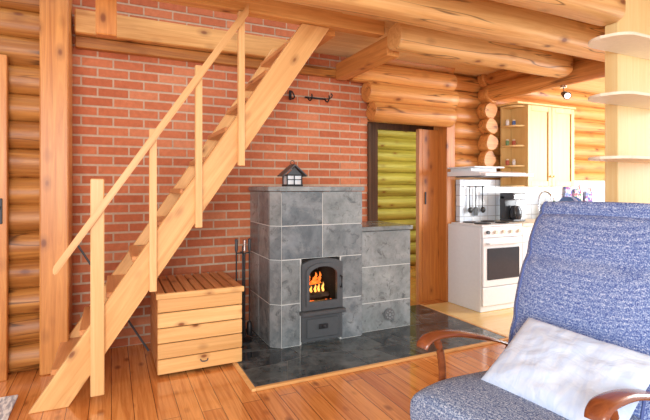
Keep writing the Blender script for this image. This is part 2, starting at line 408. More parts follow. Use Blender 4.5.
def boards(x0, x1, y0, y1, z0, z1, w=.12):
    y = y0
    while y < y1-.01:
        box(bm, x0, x1, y, min(y+w, y1)-.006, z0, z1); y += w
boards(-2.5, 7.6, -.2, 2.99, 2.60, 2.64); boards(1.57, 7.6, 2.99, 4.02, 2.60, 2.64)
box(bm, 1.57, 7.6, -.2, 4.02, 2.642, 2.66); box(bm, -2.5, 1.57, -.2, 2.98, 2.642, 2.66)
ST(obj('ceiling', bm, 'ceil'), 'pine board ceiling between the log beams', 'ceiling')
ST(obj('ceiling_inner', box(B(), 2.2, 7.6, 4.2, 6.3, 2.6, 2.66), 'ceil'), 'board ceiling of the room through the doorway', 'ceiling')

# beams
def beam(bm, mat, label, nm='ceiling_beam', group=None, smooth=True):
    return tag(obj(nm, bm, mat, smooth=smooth), label, 'beam', group)
beam(log(B(), (-2.2, 1.885, 2.48), (2.995, 1.885, 2.48), .104, rings=26, sq=.6, wob=.012), 'beam_x', 'round log ceiling beam nearest the camera, ending at the pale pillar')
beam(log(B(), (-2.2, 2.34, 2.455), (4.6, 2.34, 2.455), .112, seg=24, rings=30, sq=.55, wob=.012), 'beam_x', 'thick long log beam in front of the staircase head')
beam(log(B(), (1.95, 2.88, 2.44), (3.87, 2.88, 2.44), .104, seg=24, rings=20, sq=.75, wob=.016), 'beam_x', 'short round log beam with a cut end above the stove')
beam(log(B(), (4.0, 1.5, 2.39), (4.0, 3.99, 2.39), .105, rings=16), 'log_y', 'round log running front to back above the kitchen opening')
beam(log(B(), (4.0, 1.5, 2.555), (4.0, 3.99, 2.555), .08, rings=16), 'log_y', 'upper thin log lying on the log over the kitchen opening')
beam(box(B(), -.45, 1.95, 3.0, 3.10, 2.495, 2.70, .008), 'timber_x', 'squared beam edging the stair opening where the stringer ends', smooth=False)
beam(box(B(), -.25, 1.47, 3.86, 3.985, 2.46, 2.64, .008), 'timber_x', 'squared timber fixed high on the brick behind the stairs', smooth=False)
beam(box(B(), -.25, 2.10, 3.93, 3.995, 2.37, 2.455, .005), 'log_shade', 'narrow timber coloured as shaded, running along the top of the brick wall', smooth=False)
beam(box(B(), 1.47, 1.565, 3.105, 3.99, 2.46, 2.66, .006), 'timber_y', 'short cross timber at the head of the stairs', smooth=False)
beam(box(B(), 1.98, 2.10, 3.02, 3.925, 2.345, 2.50, .006), 'timber_y', 'squared cross joist between brick wall and short log beam', smooth=False)
tag(obj('hanging_post', box(B(), -.085, .03, 3.0, 3.08, 2.21, 2.494, .006), 'timber_z'), 'short wooden post end hanging down above the staircase', 'post')
bm = B()
for i in range(6): log(bm, (3.97, 3.88+random.uniform(-.04, .03), 1.63+i*.185), (3.97, 4.0, 1.63+i*.185), .10, rings=3, wob=.03)
ST(obj('trim_4', bm, 'log_x', smooth=True), 'column of rounded crossing log ends between cooker hood and wall cabinet', 'log ends')

# ---------------------------------------------------------------- staircase
stair = thing('staircase', (.5, 3.4, 0), 'steep open pine staircase with handrail rising past the brick wall', 'staircase')
SL = 1.456
def stringer(y0, y1):
    bm = B(); top = 2.492
    prism(bm, [(-.430, 0), (-.228, 0), (-.228+top/SL, top), (-.228+top/SL-.225, top)], 'y', y0, y1)
    bmesh.ops.bevel(bm, geom=bm.edges[:], offset=.004, segments=1, affect='EDGES'); return bm
obj('stringer', stringer(3.04, 3.09), 'string', stair)
obj('stringer', stringer(3.70, 3.75), 'string', stair)
for i in range(1, 12):
    z = i*.214; xc = -.246-.09+z/SL
    obj('tread', box(B(), xc-.135, xc+.085, 3.092, 3.698, z-.035, z, .005), 'box_y', stair)
hr = lambda x: .853+(x+.282)*1.48
bm = B()
prism(bm, [(-.30, hr(-.30)-.03), (-.285, hr(-.285)-.055), (.84, hr(.84)-.05), (.84, hr(.84)+.03), (-.30, hr(-.30)+.012)], 'y', 2.965, 2.998)
bmesh.ops.bevel(bm, geom=bm.edges[:], offset=.006, segments=2, affect='EDGES')
obj('handrail', bm, 'rail', stair, True)
obj('newel_post', box(B(), -.112, -.038, 2.999, 3.038, .05, 1.345, .005), 'rail_z', stair)
for x, zb, zt in ((.236, .64, 1.66), (.516, 1.03, 2.09), (.80, 1.44, 2.49)):
    obj('baluster', box(B(), x-.022, x+.022, 2.999, 3.038, zb, min(zt, hr(x)+.06), .004), 'rail_z', stair)
tag(obj('metal_rod', sweep(B(), [(-.228, 3.80, .87), (.265, 3.80, .006)], .008), 'iron2'), 'thin dark metal rod slanting down behind the staircase foot', 'rod')

# ---------------------------------------------------------------- hearth
h = thing('hearth', (1.9, 3.4, 0), 'dark polished slate hearth slab under the soapstone stove', 'hearth')
obj('bed', box(B(), .83, 3.03, 2.79, 3.98, .0005, .0175), 'grout_dark', h)
bm = B(); ny = 4; seams = []
for j in range(ny+1):
    y = 2.794+(3.976-2.794)*j/ny
    seams.append((y, (lambda k: (lambda x: 0 if k in (0, ny) else .045*math.sin(x*4.1+k*2.3)+.02*math.sin(x*9+k)))(j)))
for j in range(ny):
    x = .834; lean0 = 0
    while x < 3.02:
        wd = random.uniform(.20, .55); last = x+wd > 2.84
        x1 = 3.026 if last else x+wd; lean1 = 0 if last else random.uniform(-.07, .07)
        y0, s0 = seams[j]; y1, s1 = seams[j+1]; d_ = .0025
        xb0, xb1, xt0, xt1 = x-lean0+d_, x1-lean1-d_, x+lean0+d_, x1+lean1-d_
        prism(bm, [(xb0, y0+s0(xb0)+d_), ((xb0+xb1)/2, y0+s0((xb0+xb1)/2)+d_), (xb1, y0+s0(xb1)+d_), (xt1, y1+s1(xt1)-d_), ((xt0+xt1)/2, y1+s1((xt0+xt1)/2)-d_), (xt0, y1+s1(xt0)-d_)], 'z', .004, .0185)
        x = x1; lean0 = lean1
obj('slate_tiles', bm, 'slate', h)
bm = B(); box(bm, .80, .829, 2.76, 3.98, .0005, .02, .003); box(bm, .83, 3.06, 2.76, 2.789, .0005, .02, .003); box(bm, 3.031, 3.06, 2.79, 3.98, .0005, .02, .003)
obj('edging', bm, 'box_x', h)

# ---------------------------------------------------------------- soapstone stove
f = thing('soapstone_fireplace', (1.8, 3.7, .018), 'grey soapstone wood stove with burning fire and lower side bench', 'fireplace')
Z0 = .019
DX0, DX1, DZ = 1.375, 1.745, .715
bm = B()
box(bm, 1.16, DX0+.01, 3.44, 3.99, Z0, 1.25); box(bm, DX1-.01, 1.94, 3.3635, 3.99, Z0, 1.25)
box(bm, 1.215, DX0+.01, 3.3635, 3.439, Z0, 1.25)
prism(bm, [(1.22, 3.364), (1.22, 3.47), (1.144, 3.47), (1.144, 3.434)], 'z', Z0, 1.25)
box(bm, 1.1435, 1.165, 3.47, 3.985, Z0, 1.25)
box(bm, DX0+.01, DX1-.01, 3.3635, 3.99, DZ, 1.25); box(bm, DX0+.01, DX1-.01, 3.80, 3.99, Z0, DZ); box(bm, DX0+.01, DX1-.01, 3.40, 3.80, Z0, .31)
box(bm, 1.952, 2.4965, 3.4235, 3.985, Z0, .90); box(bm, 1.93, 1.9475, 3.42, 3.985, .9, 1.25)
obj('core', bm, 'grout', f)
bm = B(); g = .0035
rows = [Z0, .36, DZ, .985, 1.262]
def blk(x0, x1, y0, y1, z0, z1):
    if x1-x0 > .02 and z1-z0 > .02: box(bm, x0+g, x1-g, y0, y1, z0+g, z1-g, .002)
for r in range(4):
    z0, z1 = rows[r], rows[r+1]
    if z0 >= DZ: blk(1.215, 1.575, 3.36, 3.366, z0, z1); blk(1.575, 1.953, 3.36, 3.366, z0, z1)
    else: blk(1.215, DX0, 3.36, 3.366, z0, z1); blk(DX1, 1.953, 3.36, 3.366, z0, z1)
    prism(bm, [(1.213, 3.36), (1.213, 3.46), (1.14, 3.46), (1.14, 3.43)], 'z', z0+g, z1-g)
    for a, b in ((3.462, 3.72), (3.72, 3.99)):
        box(bm, 1.14, 1.1455, a+g, b-g, z0+g, z1-g, .002)
    if z1 > .95: box(bm, 1.948, 1.953, 3.38, 3.985, max(z0, .945)+g, z1-g, .002)
obj('stone_blocks', bm, 'soap', f)
bm = B(); prism(bm, [(1.205, 3.345), (1.968, 3.345), (1.968, 3.995), (1.125, 3.995), (1.125, 3.425)], 'z', 1.263, 1.300)
bmesh.ops.bevel(bm, geom=bm.edges[:], offset=.006, segments=2, affect='EDGES'); obj('top_slab', bm, 'soap', f)
bm = B(); rows2 = [Z0, .27, .59, .905]
for r in range(3):
    blk(1.958, 2.50, 3.42, 3.4265, rows2[r], rows2[r+1])
    box(bm, 2.4945, 2.50, 3.432, 3.73, rows2[r]+g, rows2[r+1]-g, .002); box(bm, 2.4945, 2.50, 3.735, 3.98, rows2[r]+g, rows2[r+1]-g, .002)
obj('bench_blocks', bm, 'soap', f)
obj('bench_slab', box(B(), 1.970, 2.515, 3.405, 3.98, .907, .945, .006, 2), 'soap', f)
bm = B(); cyl_y(bm, 2.26, .15, .055, 3.405, 3.419, 28)
sh = obj('soot_hatch', bm, 'hatch', f, True)
bm = B()
for k in range(8):
    a = k*PI/4; cyl_y(bm, 2.26+.032*math.cos(a), .15+.032*math.sin(a), .008, 3.399, 3.4045, 10)
cyl_y(bm, 2.26, .15, .013, 3.395, 3.4045, 14); obj('rosette', bm, 'hatch2', sh, True)
bm = B()
box(bm, DX0+.012, DX0+.03, 3.367, 3.79, .31, DZ-.01); box(bm, DX1-.03, DX1-.012, 3.367, 3.79, .31, DZ-.01)
box(bm, DX0+.03, DX1-.03, 3.77, 3.79, .31, DZ-.01); box(bm, DX0+.03, DX1-.03, 3.367, 3.77, .311, .335); box(bm, DX0+.03, DX1-.03, 3.367, 3.77, DZ-.03, DZ-.012)
obj('firebox', bm, 'soot', f)
def arch(x0, x1, z0, z1, rise, n=12):
    P = [(x0, z0), (x1, z0)]
    cx = (x0+x1)/2; hw = (x1-x0)/2
    for i in range(n+1):
        a = PI*i/n; P.append((cx+hw*math.cos(a), z1-rise+rise*math.sin(a)))
    return P
bm = B()
ringprism(bm, arch(DX0+.003, DX1-.003, .30, DZ-.003, .05), arch(DX0+.055, DX1-.055, .365, DZ-.06, .075), 3.325, 3.359)
ringprism(bm, arch(DX0+.035, DX1-.035, .34, DZ-.035, .07), arch(DX0+.06, DX1-.06, .37, DZ-.064, .07), 3.312, 3.3245)
fd = obj('fire_door', bm, 'iron2', f)
obj('glass', prism(B(), arch(DX0+.06, DX1-.06, .37, DZ-.065, .07), 'y', 3.338, 3.342), 'glass', fd)
bm = B(); sweep(bm, [(DX1-.028, 3.325, .47), (DX1-.028, 3.295, .47), (DX1-.028, 3.29, .56), (DX1-.028, 3.325, .56)], .008); obj('handle', bm, 'iron', fd, True)
bm = B(); box(bm, DX0-.012, DX1+.012, 3.285, 3.359, .262, .296, .006); obj('ledge', bm, 'iron2', f)
bm = B(); box(bm, DX0+.003, DX1-.003, 3.328, 3.359, .045, .258, .004); box(bm, DX0+.04, DX1-.04, 3.316, 3.3278, .075, .232, .006)
ad = obj('ash_door', bm, 'iron2', f)
bm = B(); lathe(bm, [(.012, .158), (.016, .166), (.012, .174)], 1.56, 3.305); box(bm, 1.52, 1.60, 3.305, 3.315, .145, .185, .003); obj('knob', bm, 'iron', ad, True)
for (a, b, r, lb) in (((1.44, 3.46, .368), (1.69, 3.50, .370), .032, 'front charred log burning inside the stove'), ((1.45, 3.66, .368), (1.68, 3.60, .368), .03, 'rear charred log burning inside the stove'), ((1.46, 3.53, .425), (1.66, 3.56, .435), .028, 'upper charred log lying across the fire')):
    tag(obj('firewood', log(B(), a, b, r, 12, 5, .006), 'bark', smooth=True), lb, 'firewood', 'burning firewood')
bm = B()
for k in range(14):
    x = random.uniform(1.43, 1.69); y = random.choice((3.415, 3.545, 3.552))
    bmesh.ops.create_icosphere(bm, subdivisions=1, radius=random.uniform(.009, .012), matrix=Matrix.Translation((x, y, .348)))
tag(obj('embers', bm, 'ember'), 'glowing red embers on the stove floor', 'embers', kind='stuff')
fl = thing('flames', (1.56, 3.55, .4), 'orange flames behind the arched stove glass', 'fire', kind='stuff')
def flame(bm, x, y, z, h, w):
    P = [(x, y, z), (x+.1*w, y, z+.2*h), (x-.2*w, y, z+.45*h), (x+.25*w, y, z+.75*h), (x+.1*w, y, z+h)]
    P = smoothpath(P, 4); n = len(P); sweep(bm, P, [max(.002, w*.5*math.sin(PI*min(1, (i/(n-1))*.75+.25))**.9) for i in range(n)], 8)
bm = B()
for k in range(7): flame(bm, 1.46+k*.033, 3.61+.015*(k % 2), .405+.012*(k % 2), random.uniform(.08, .15), .04)
obj('outer_flame', bm, 'flame', fl, True)
bm = B()
for k in range(5): flame(bm, 1.49+k*.036, 3.485+.008*(k % 2), .405, random.uniform(.05, .09), .022)
obj('inner_flame', bm, 'flame2', fl, True)

# ornament on stove
o = thing('house_lantern', (1.40, 3.60, 1.301), 'small dark metal house lantern on top of the stove', 'lantern')
bm = B(); box(bm, 1.325, 1.475, 3.54, 3.66, 1.301, 1.318, .003)
for x in (1.33, 1.462):
    for y in (3.545, 3.648): box(bm, x, x+.009, y, y+.009, 1.318, 1.40)
box(bm, 1.3945, 1.4025, 3.547, 3.553, 1.318, 1.40); box(bm, 1.339, 1.462, 3.547, 3.553, 1.355, 1.362); box(bm, 1.33, 1.471, 3.545, 3.657, 1.392, 1.402)
obj('cage', bm, 'iron', o)
obj('panes', box(B(), 1.338, 1.463, 3.556, 3.645, 1.319, 1.391), 'white', o)
bm = B(); prism(bm, [(1.29, 1.385), (1.40, 1.475), (1.51, 1.385), (1.51, 1.395), (1.40, 1.489), (1.29, 1.395)], 'y', 3.53, 3.67)
prism(bm, [(1.335, 1.402), (1.465, 1.402), (1.40, 1.462)], 'y', 3.55, 3.557); obj('roof', bm, 'iron2', o)
bm = B(); sweep(bm, [(1.40+.018*math.cos(a), 3.60, 1.505+.018*math.sin(a)) for a in [2*PI*i/14 for i in range(15)]], .003, 6); obj('ring', bm, 'iron', o)

# iron hooks
o = thing('hook_rack', (1.80, 3.98, 2.16), 'short black wrought iron hook rack high on the brick wall', 'hook rack')
bm = B(); box(bm, 1.68, 1.90, 3.975, 4.0, 2.15, 2.165, .002)
sweep(bm, smoothpath([(1.90, 3.975, 2.158), (1.94, 3.97, 2.165), (1.965, 3.97, 2.195), (1.95, 3.97, 2.215)], 4), .006, 6)
obj('bar', bm, 'iron', o)
for x in (1.70, 1.88):
    P = smoothpath([(x, 3.975, 2.16), (x, 3.94, 2.13), (x, 3.90, 2.115), (x, 3.865, 2.14), (x, 3.87, 2.17)], 4)
    obj('hook', sweep(B(), P, .007, 6), 'iron', o)
o = thing('wall_hook', (1.53, 3.98, 2.16), 'single black iron wall hook left of the hook rack', 'hook')
obj('plate', box(B(), 1.518, 1.542, 3.98, 4.0, 2.12, 2.20, .003), 'iron', o)
obj('hook', sweep(B(), smoothpath([(1.53, 3.98, 2.15), (1.53, 3.93, 2.12), (1.53, 3.88, 2.13), (1.50, 3.86, 2.17), (1.47, 3.86, 2.175)], 4), .007, 6), 'iron', o)

# fire tool set
o = thing('fire_tool_set', (.985, 3.66, .018), 'black fireplace tool stand with hanging tools beside the stove', 'fireplace tools')
bm = B(); lathe(bm, [(.075, .019), (.075, .03), (.02, .04), (.008, .05), (.008, .80), (.004, .81)], .985, 3.66); box(bm, .925, 1.045, 3.652, 3.668, .745, .755); box(bm, .977, .993, 3.60, 3.72, .745, .755); obj('stand', bm, 'iron', o, True)
for (dx, dy, k) in ((-.055, 0, 'shovel'), (.055, 0, 'brush'), (0, -.055, 'poker')):
    x, y = .985+dx, 3.66+dy
    bm = B(); sweep(bm, [(x, y, .14), (x, y, .76)], .006, 8)
    if k == 'shovel': box(bm, x-.035, x+.035, y-.006, y+.006, .06, .17, .004)
    if k == 'brush': lathe(bm, [(.018, .06), (.026, .10), (.02, .17), (.01, .18)], x, y, 12)
    if k == 'poker': sweep(bm, [(x, y, .07), (x, y, .16)], .007, 8)
    t = obj(k, bm, 'iron', o, True)
    obj('grip', lathe(B(), [(.008, .76), (.014, .78), (.012, .84), (.015, .862), (.004, .87)], x, y, 12), 'chrome' if k == 'poker' else 'iron2', t, True)

# ---------------------------------------------------------------- chest
o = thing('wooden_chest', (.57, 3.55, 0), 'pine storage chest with plank lid beside the stove under the stairs', 'chest')
X0, X1, Y0, Y1 = .282, .862, 3.225, 3.86
bm = B(); box(bm, X0+.02, X1-.02, Y0+.023, Y1-.02, .03, .53); obj('liner', bm, 'dark_wood', o)
zs = [.02, .125, .23, .335, .44, .54]
bm = B()
for a, b in zip(zs, zs[1:]): box(bm, X0, X1, Y0, Y0+.022, a+.003, b-.003, .005)
fr = obj('front_boards', bm, 'box_x', o)
for xa, xb in ((X0, X0+.02), (X1-.02, X1)):
    bm = B()
    for a, b in zip(zs, zs[1:]): box(bm, xa, xb, Y0+.023, Y1, a+.003, b-.003, .004)
    obj('side_boards', bm, 'box_y', o)
bm = B(); n = 9
for i in range(n):
    a = X0-.012+(X1-X0+.024)*i/n; b = X0-.012+(X1-X0+.024)*(i+1)/n
    box(bm, a+.005, b-.005, Y0+.005, Y1+.01, .545, .575, .006)
ld = obj('lid', bm, 'box_y', o)
obj('lid_edge', box(B(), X0-.012, X1+.012, Y0-.018, Y0+.004, .535, .575, .005), 'box_x', ld)
obj('lid_board', box(B(), X0-.005, X1+.005, Y0+.006, Y1, .536, .5445), 'dark_wood', ld)
obj('pull', sweep(B(), smoothpath([(.565, Y0, .088), (.57, Y0-.014, .080), (.59, Y0-.016, .076), (.61, Y0-.014, .080), (.615, Y0, .088)], 3), .004, 6), 'iron2', fr)

# rug
tag(obj('rug', box(B(), -1.8, -.52, 2.2, 3.33, .001, .014, .004), 'rug'), 'light grey woven rug at the left corner of the floor', 'rug')

# ---------------------------------------------------------------- kitchen
s = thing('cooker', (3.71, 3.7, .006), 'white freestanding electric cooker with dark oven window', 'cooker')
CX0, CX1, CY = 3.415, 3.986, 3.46
obj('body', box(B(), CX0, CX1, CY+.02, 3.975, .0065, .885, .006), 'white', s)
obj('cooktop', box(B(), CX0-.004, CX1+.002, CY-.005, 3.915, .886, .905, .004), 'white', s)
for (x, y, r) in ((3.56, 3.60, .085), (3.84, 3.60, .07), (3.56, 3.79, .07), (3.84, 3.79, .085)):
    obj('hotplate', lathe(B(), [(r, .906), (r, .914), (r-.01, .918)], x, y), 'black', s, True)
cp = obj('control_panel', box(B(), CX0, CX1, CY-.01, CY+.019, .775, .884, .004), 'white', s)
for i in range(5): obj('knob', cyl_y(B(), 3.48+i*.11, .83, .018, CY-.032, CY-.0105, 16), 'shelf_white' if i else 'iron2', cp, True)
od = obj('oven_door', box(B(), CX0+.004, CX1-.004, CY-.012, CY+.019, .27, .77, .006), 'white', s)
obj('oven_window', box(B(), CX0+.06, CX1-.06, CY-.018, CY-.0125, .34, .665, .006), 'dark_glass', od)
bm = B(); box(bm, CX0+.05, CX1-.05, CY-.055, CY-.038, .705, .725, .005); box(bm, CX0+.06, CX0+.08, CY-.04, CY-.0125, .705, .725); box(bm, CX1-.08, CX1-.06, CY-.04, CY-.0125, .705, .725)
obj('oven_handle', bm, 'white', od)
obj('drawer', box(B(), CX0+.004, CX1-.004, CY-.008, CY+.019, .07, .262, .006), 'white', s)

def base_cab(x0, x1, label, drawers):
    c = thing('base_cabinet', ((x0+x1)/2, 3.7, .006), label, 'cabinet', 'white base cabinets')
    bm = B(); box(bm, x0, x1, CY+.02, 3.975, .09, .865); box(bm, x0, x1, CY+.06, 3.96, .0065, .089); obj('body', bm, 'white', c)
    zz = [.10, .30, .50, .70, .86] if drawers else [.10, .86]
    for a, b in zip(zz, zz[1:]):
        dd = obj('drawer' if drawers else 'door', box(B(), x0+.004, x1-.004, CY, CY+.019, a+.003, b-.003, .004), 'white', c)
        bm = B(); xm = (x0+x1)/2
        if drawers: sweep(bm, [(xm-.06, CY, b-.05), (xm-.06, CY-.025, b-.05), (xm+.06, CY-.025, b-.05), (xm+.06, CY, b-.05)], .005, 8)
        else: sweep(bm, [(x0+.05, CY, .68), (x0+.05, CY-.025, .68), (x0+.05, CY-.025, .80), (x0+.05, CY, .80)], .005, 8)
        obj('handle', bm, 'chrome', dd)
base_cab(3.995, 4.50, 'white drawer cabinet standing right beside the cooker', True)
base_cab(4.505, 5.10, 'white door cabinet second to the right of the cooker', False)
base_cab(5.105, 5.80, 'white door cabinet third to the right of the cooker', False)
tag(obj('worktop', box(B(), 3.99, 5.81, CY-.01, 3.975, .868, .905, .004), 'shelf_white'), 'pale kitchen worktop over the base cabinets', 'worktop')
ST(obj('wall_tiles', box(B(), 3.54, 7.0, 3.92, 3.985, .907, 1.38), 'tile'), 'white tiled splashback above the worktop', 'splashback')
# hood
o = thing('cooker_hood', (3.76, 3.75, 1.38), 'slim white cooker hood above the cooker', 'cooker hood')
bm = B(); prism(bm, [(3.47, 1.415), (3.975, 1.415), (3.975, 1.465), (3.62, 1.465), (3.50, 1.45)], 'x', 3.41, 4.09)
obj('body', bm, 'white', o)
obj('visor', box(B(), 3.405, 4.095, 3.40, 3.469, 1.410, 1.438, .003), 'white', o)
obj('filter', box(B(), 3.47, 4.03, 3.53, 3.91, 1.406, 1.414), 'iron2', o)
obj('shelf_board', box(B(), 3.41, 3.84, 3.56, 3.98, 1.50, 1.515, .003), 'white', o)
obj('upstand', box(B(), 3.46, 3.82, 3.66, 3.98, 1.466, 1.499), 'white', o)
# utensils on rail
o = thing('utensil_rail', (3.74, 3.89, 1.3), 'chrome rail of hanging kitchen utensils behind the cooker', 'utensil rail')
obj('rail', sweep(B(), [(3.58, 3.905, 1.30), (3.93, 3.905, 1.30)], .005, 8), 'chrome', o)
for x in (3.60, 3.91): obj('bracket', box(B(), x-.006, x+.006, 3.90, 3.9195, 1.292, 1.308), 'chrome', o)
for i, x in enumerate((3.66, 3.75, 3.85)):
    u = thing('kitchen_utensil', (x, 3.89, 1.3), ['black ladle hanging left on the rail behind the cooker', 'black slotted spatula hanging mid rail behind the cooker', 'black serving spoon hanging right on the rail behind the cooker'][i], 'utensil', 'hanging utensils')
    obj('shaft', sweep(B(), [(x, 3.893, 1.31), (x, 3.893, 1.06)], .006, 8), 'black', u)
    bm = B()
    if i == 1: box(bm, x-.03, x+.03, 3.889, 3.897, .97, 1.065, .003)
    else: bmesh.ops.create_uvsphere(bm, u_segments=14, v_segments=8, radius=.035, matrix=Matrix.Translation((x, 3.883, 1.035)) @ Matrix.Diagonal((1, .5, 1, 1)))
    obj('head', bm, 'black', u, True)
# coffee maker
o = thing('coffee_maker', (4.15, 3.74, .906), 'grey and black drip coffee maker with glass jug on the worktop', 'coffee maker')
bm = B(); box(bm, 4.06, 4.25, 3.64, 3.84, .906, .93, .008, 2); box(bm, 4.06, 4.25, 3.76, 3.84, .93, 1.20, .01, 2); box(bm, 4.06, 4.25, 3.64, 3.84, 1.15, 1.23, .012, 2); obj('body', bm, 'graphite', o, True)
jg = obj('jug', lathe(B(), [(.055, .932), (.068, .96), (.065, 1.03), (.046, 1.07), (.048, 1.085)], 4.155, 3.695), 'dark_glass', o, True)
obj('jug_handle', sweep(B(), smoothpath([(4.105, 3.665, 1.07), (4.06, 3.625, 1.06), (4.06, 3.625, 1.0), (4.105, 3.655, .965)], 4), .008, 8), 'black', jg, True)
obj('trim_band', box(B(), 4.07, 4.24, 3.634, 3.6395, 1.165, 1.205), 'chrome', o)
# tap
o = thing('kitchen_tap', (4.70, 3.83, .906), 'chrome gooseneck kitchen tap on the worktop', 'tap')
obj('base', lathe(B(), [(.025, .906), (.025, .93), (.014, .95)], 4.70, 3.83), 'chrome', o, True)
obj('spout', sweep(B(), smoothpath([(4.70, 3.83, .94), (4.70, 3.83, 1.15), (4.70, 3.80, 1.22), (4.70, 3.73, 1.235), (4.70, 3.67, 1.20), (4.70, 3.66, 1.15)], 5), .011, 10), 'chrome', o, True)
obj('lever', sweep(B(), [(4.715, 3.83, .95), (4.77, 3.82, .99)], .006, 8), 'chrome', o)
o = thing('dish_soap', (4.88, 3.76, .906), 'green washing-up bottle beside the tap', 'bottle')
obj('bottle_body', lathe(B(), [(.03, .906), (.034, .92), (.034, 1.08), (.015, 1.12), (.012, 1.13)], 4.88, 3.76), 'green', o, True)
obj('cap', lathe(B(), [(.013, 1.131), (.013, 1.155), (.006, 1.17)], 4.88, 3.76), 'white', o, True)
o = thing('dish_rack', (5.10, 3.72, .906), 'chrome wire dish rack on the worktop with blue plates', 'dish rack')
bm = B()
for z in (.93, 1.0):
    sweep(bm, [(4.98, 3.58, z), (5.24, 3.58, z), (5.24, 3.84, z), (4.98, 3.84, z), (4.98, 3.58, z)], .004, 6)
for i in range(8):
    x = 4.99+i*.035; sweep(bm, [(x, 3.58, 1.0), (x, 3.58, .912), (x, 3.84, .912), (x, 3.84, 1.0)], .003, 6)
obj('wires', bm, 'chrome', o)
for i in range(3):
    x = 5.04+i*.06
    R = [[(x+dx, 3.71+r*math.cos(2*PI*k/20), 1.05+r*math.sin(2*PI*k/20)) for k in range(20)] for r, dx in ((.13, 0), (.08, .012), (.078, .018), (.128, .007))]
    tag(obj('plate', loft(B(), R), ['blue', 'white', 'blue'][i], smooth=True), ['blue plate leftmost in the dish rack', 'white plate in the dish rack between blue plates', 'blue plate rightmost in the dish rack'][i], 'plate', 'plates in the dish rack')
for i, (x, mt, lb) in enumerate(((5.32, 'blue_pattern', 'blue patterned oven mitt hanging on the tiles nearest the plates'), (5.50, 'floral', 'red floral oven mitt hanging on the tiles'), (5.72, 'blue_pattern', 'blue patterned oven mitt hanging on the tiles nearest the pillar'))):
    zz = -.03*i
    o = thing('oven_mitt', (x, 3.90, 1.30), lb, 'oven mitt', 'hanging oven mitts')
    P = [(x-.065, 1.30+zz), (x-.07, 1.15+zz), (x-.10, 1.13+zz), (x-.115, 1.09+zz), (x-.10, 1.06+zz), (x-.065, 1.08+zz), (x-.055, 1.0+zz), (x-.02, .965+zz), (x+.03, .965+zz), (x+.06, 1.0+zz), (x+.07, 1.12+zz), (x+.065, 1.30+zz)]
    bm = prism(B(), P, 'y', 3.886, 3.917); bmesh.ops.bevel(bm, geom=bm.edges[:], offset=.007, segments=2, affect='EDGES'); obj('mitt_body', bm, mt, o, True)
    obj('loop', sweep(B(), smoothpath([(x+.05, 3.903, 1.30+zz), (x+.04, 3.903, 1.34+zz), (x+.06, 3.903, 1.34+zz), (x+.055, 3.903, 1.30+zz)], 3), .004, 6), 'red', o, True)
# wall cabinet
o = thing('wall_cabinet', (4.7, 3.8, 1.3), 'pale pine kitchen wall cabinet with two panel doors', 'wall cabinet')
obj('body', box(B(), 4.29, 5.09, 3.67, 3.985, 1.39, 2.24), 'cab', o)
obj('body_lower', box(B(), 4.29, 5.09, 3.67, 3.915, 1.30, 1.389), 'cab', o)
for a, b, hx in ((4.29, 4.69, 4.665), (4.69, 5.09, 4.715)):
    bm = B(); box(bm, a+.003, b-.003, 3.655, 3.669, 1.303, 2.237)
    for q in ((a+.003, a+.06, 1.303, 2.237), (b-.06, b-.003, 1.303, 2.237), (a+.06, b-.06, 1.303, 1.365), (a+.06, b-.06, 2.175, 2.237)):
        box(bm, q[0], q[1], 3.642, 3.656, q[2], q[3], .002)
    dd = obj('door', bm, 'cab', o)
    obj('knob', cyl_y(B(), hx, 1.42, .012, 3.62, 3.6415, 12), 'pale', dd, True)
obj('cornice', box(B(), 4.12, 5.11, 3.635, 3.985, 2.241, 2.265, .004), 'cab', o)
es = thing('end_shelf', (4.2, 3.8, 1.3), 'open pine end shelf with small jars beside the wall cabinet', 'shelf')
obj('back_panel', box(B(), 4.135, 4.285, 3.88, 3.899, 1.30, 2.235), 'cab', es)
for z in (1.30, 1.53, 1.76, 1.99, 2.215):
    P = [(4.285, 3.88), (4.135, 3.88), (4.135, 3.80)]+[(4.285-.15*math.cos(a)*1.0, 3.80-.12*math.sin(a)) for a in [PI/2*i/8 for i in range(1, 9)]]
    obj('shelf_board', prism(B(), P, 'z', z, z+.018), 'cab', es)
k = 0
cl_ = ['red', 'white', 'green', 'red', 'white', 'blue']
for z in (1.549, 1.779, 2.009):
    for x, y in ((4.175, 3.83), (4.245, 3.80)):
        j = thing('spice_jar', (x, y, z), '%s spice jar on the %s shelf beside the wall cabinet' % (cl_[k], ['lower', 'lower', 'middle', 'middle', 'upper', 'upper'][k]), 'jar', 'spice jars')
        obj('pot', lathe(B(), [(.018, z), (.020, z+.008), (.020, z+.05), (.015, z+.058)], x, y, 14), cl_[k], j, True)
        obj('lid', lathe(B(), [(.017, z+.0585), (.017, z+.072)], x, y, 14), 'shelf_white', j, True); k += 1
# spotlight
o = thing('spotlight', (4.0, 2.98, 2.28), 'small dark spotlight under the log over the kitchen opening', 'spotlight')
obj('ceiling_plate', lathe(B(), [(.03, 2.268), (.03, 2.285)], 4.0, 2.98), 'chrome', o, True)
obj('stem', sweep(B(), [(4.0, 2.98, 2.27), (4.0, 2.97, 2.215)], .007, 8), 'chrome', o)
bm = B(); sweep(bm, [(4.03, 3.01, 2.22), (3.99, 2.96, 2.20), (3.95, 2.90, 2.17)], [.018, .028, .036], 16); obj('lamp_head', bm, 'iron', o, True)
obj('bulb', sweep(B(), [(3.949, 2.899, 2.1695), (3.945, 2.894, 2.167)], [.029, .024], 14), emit('bulb', (1, .95, .85), 2), o, True)

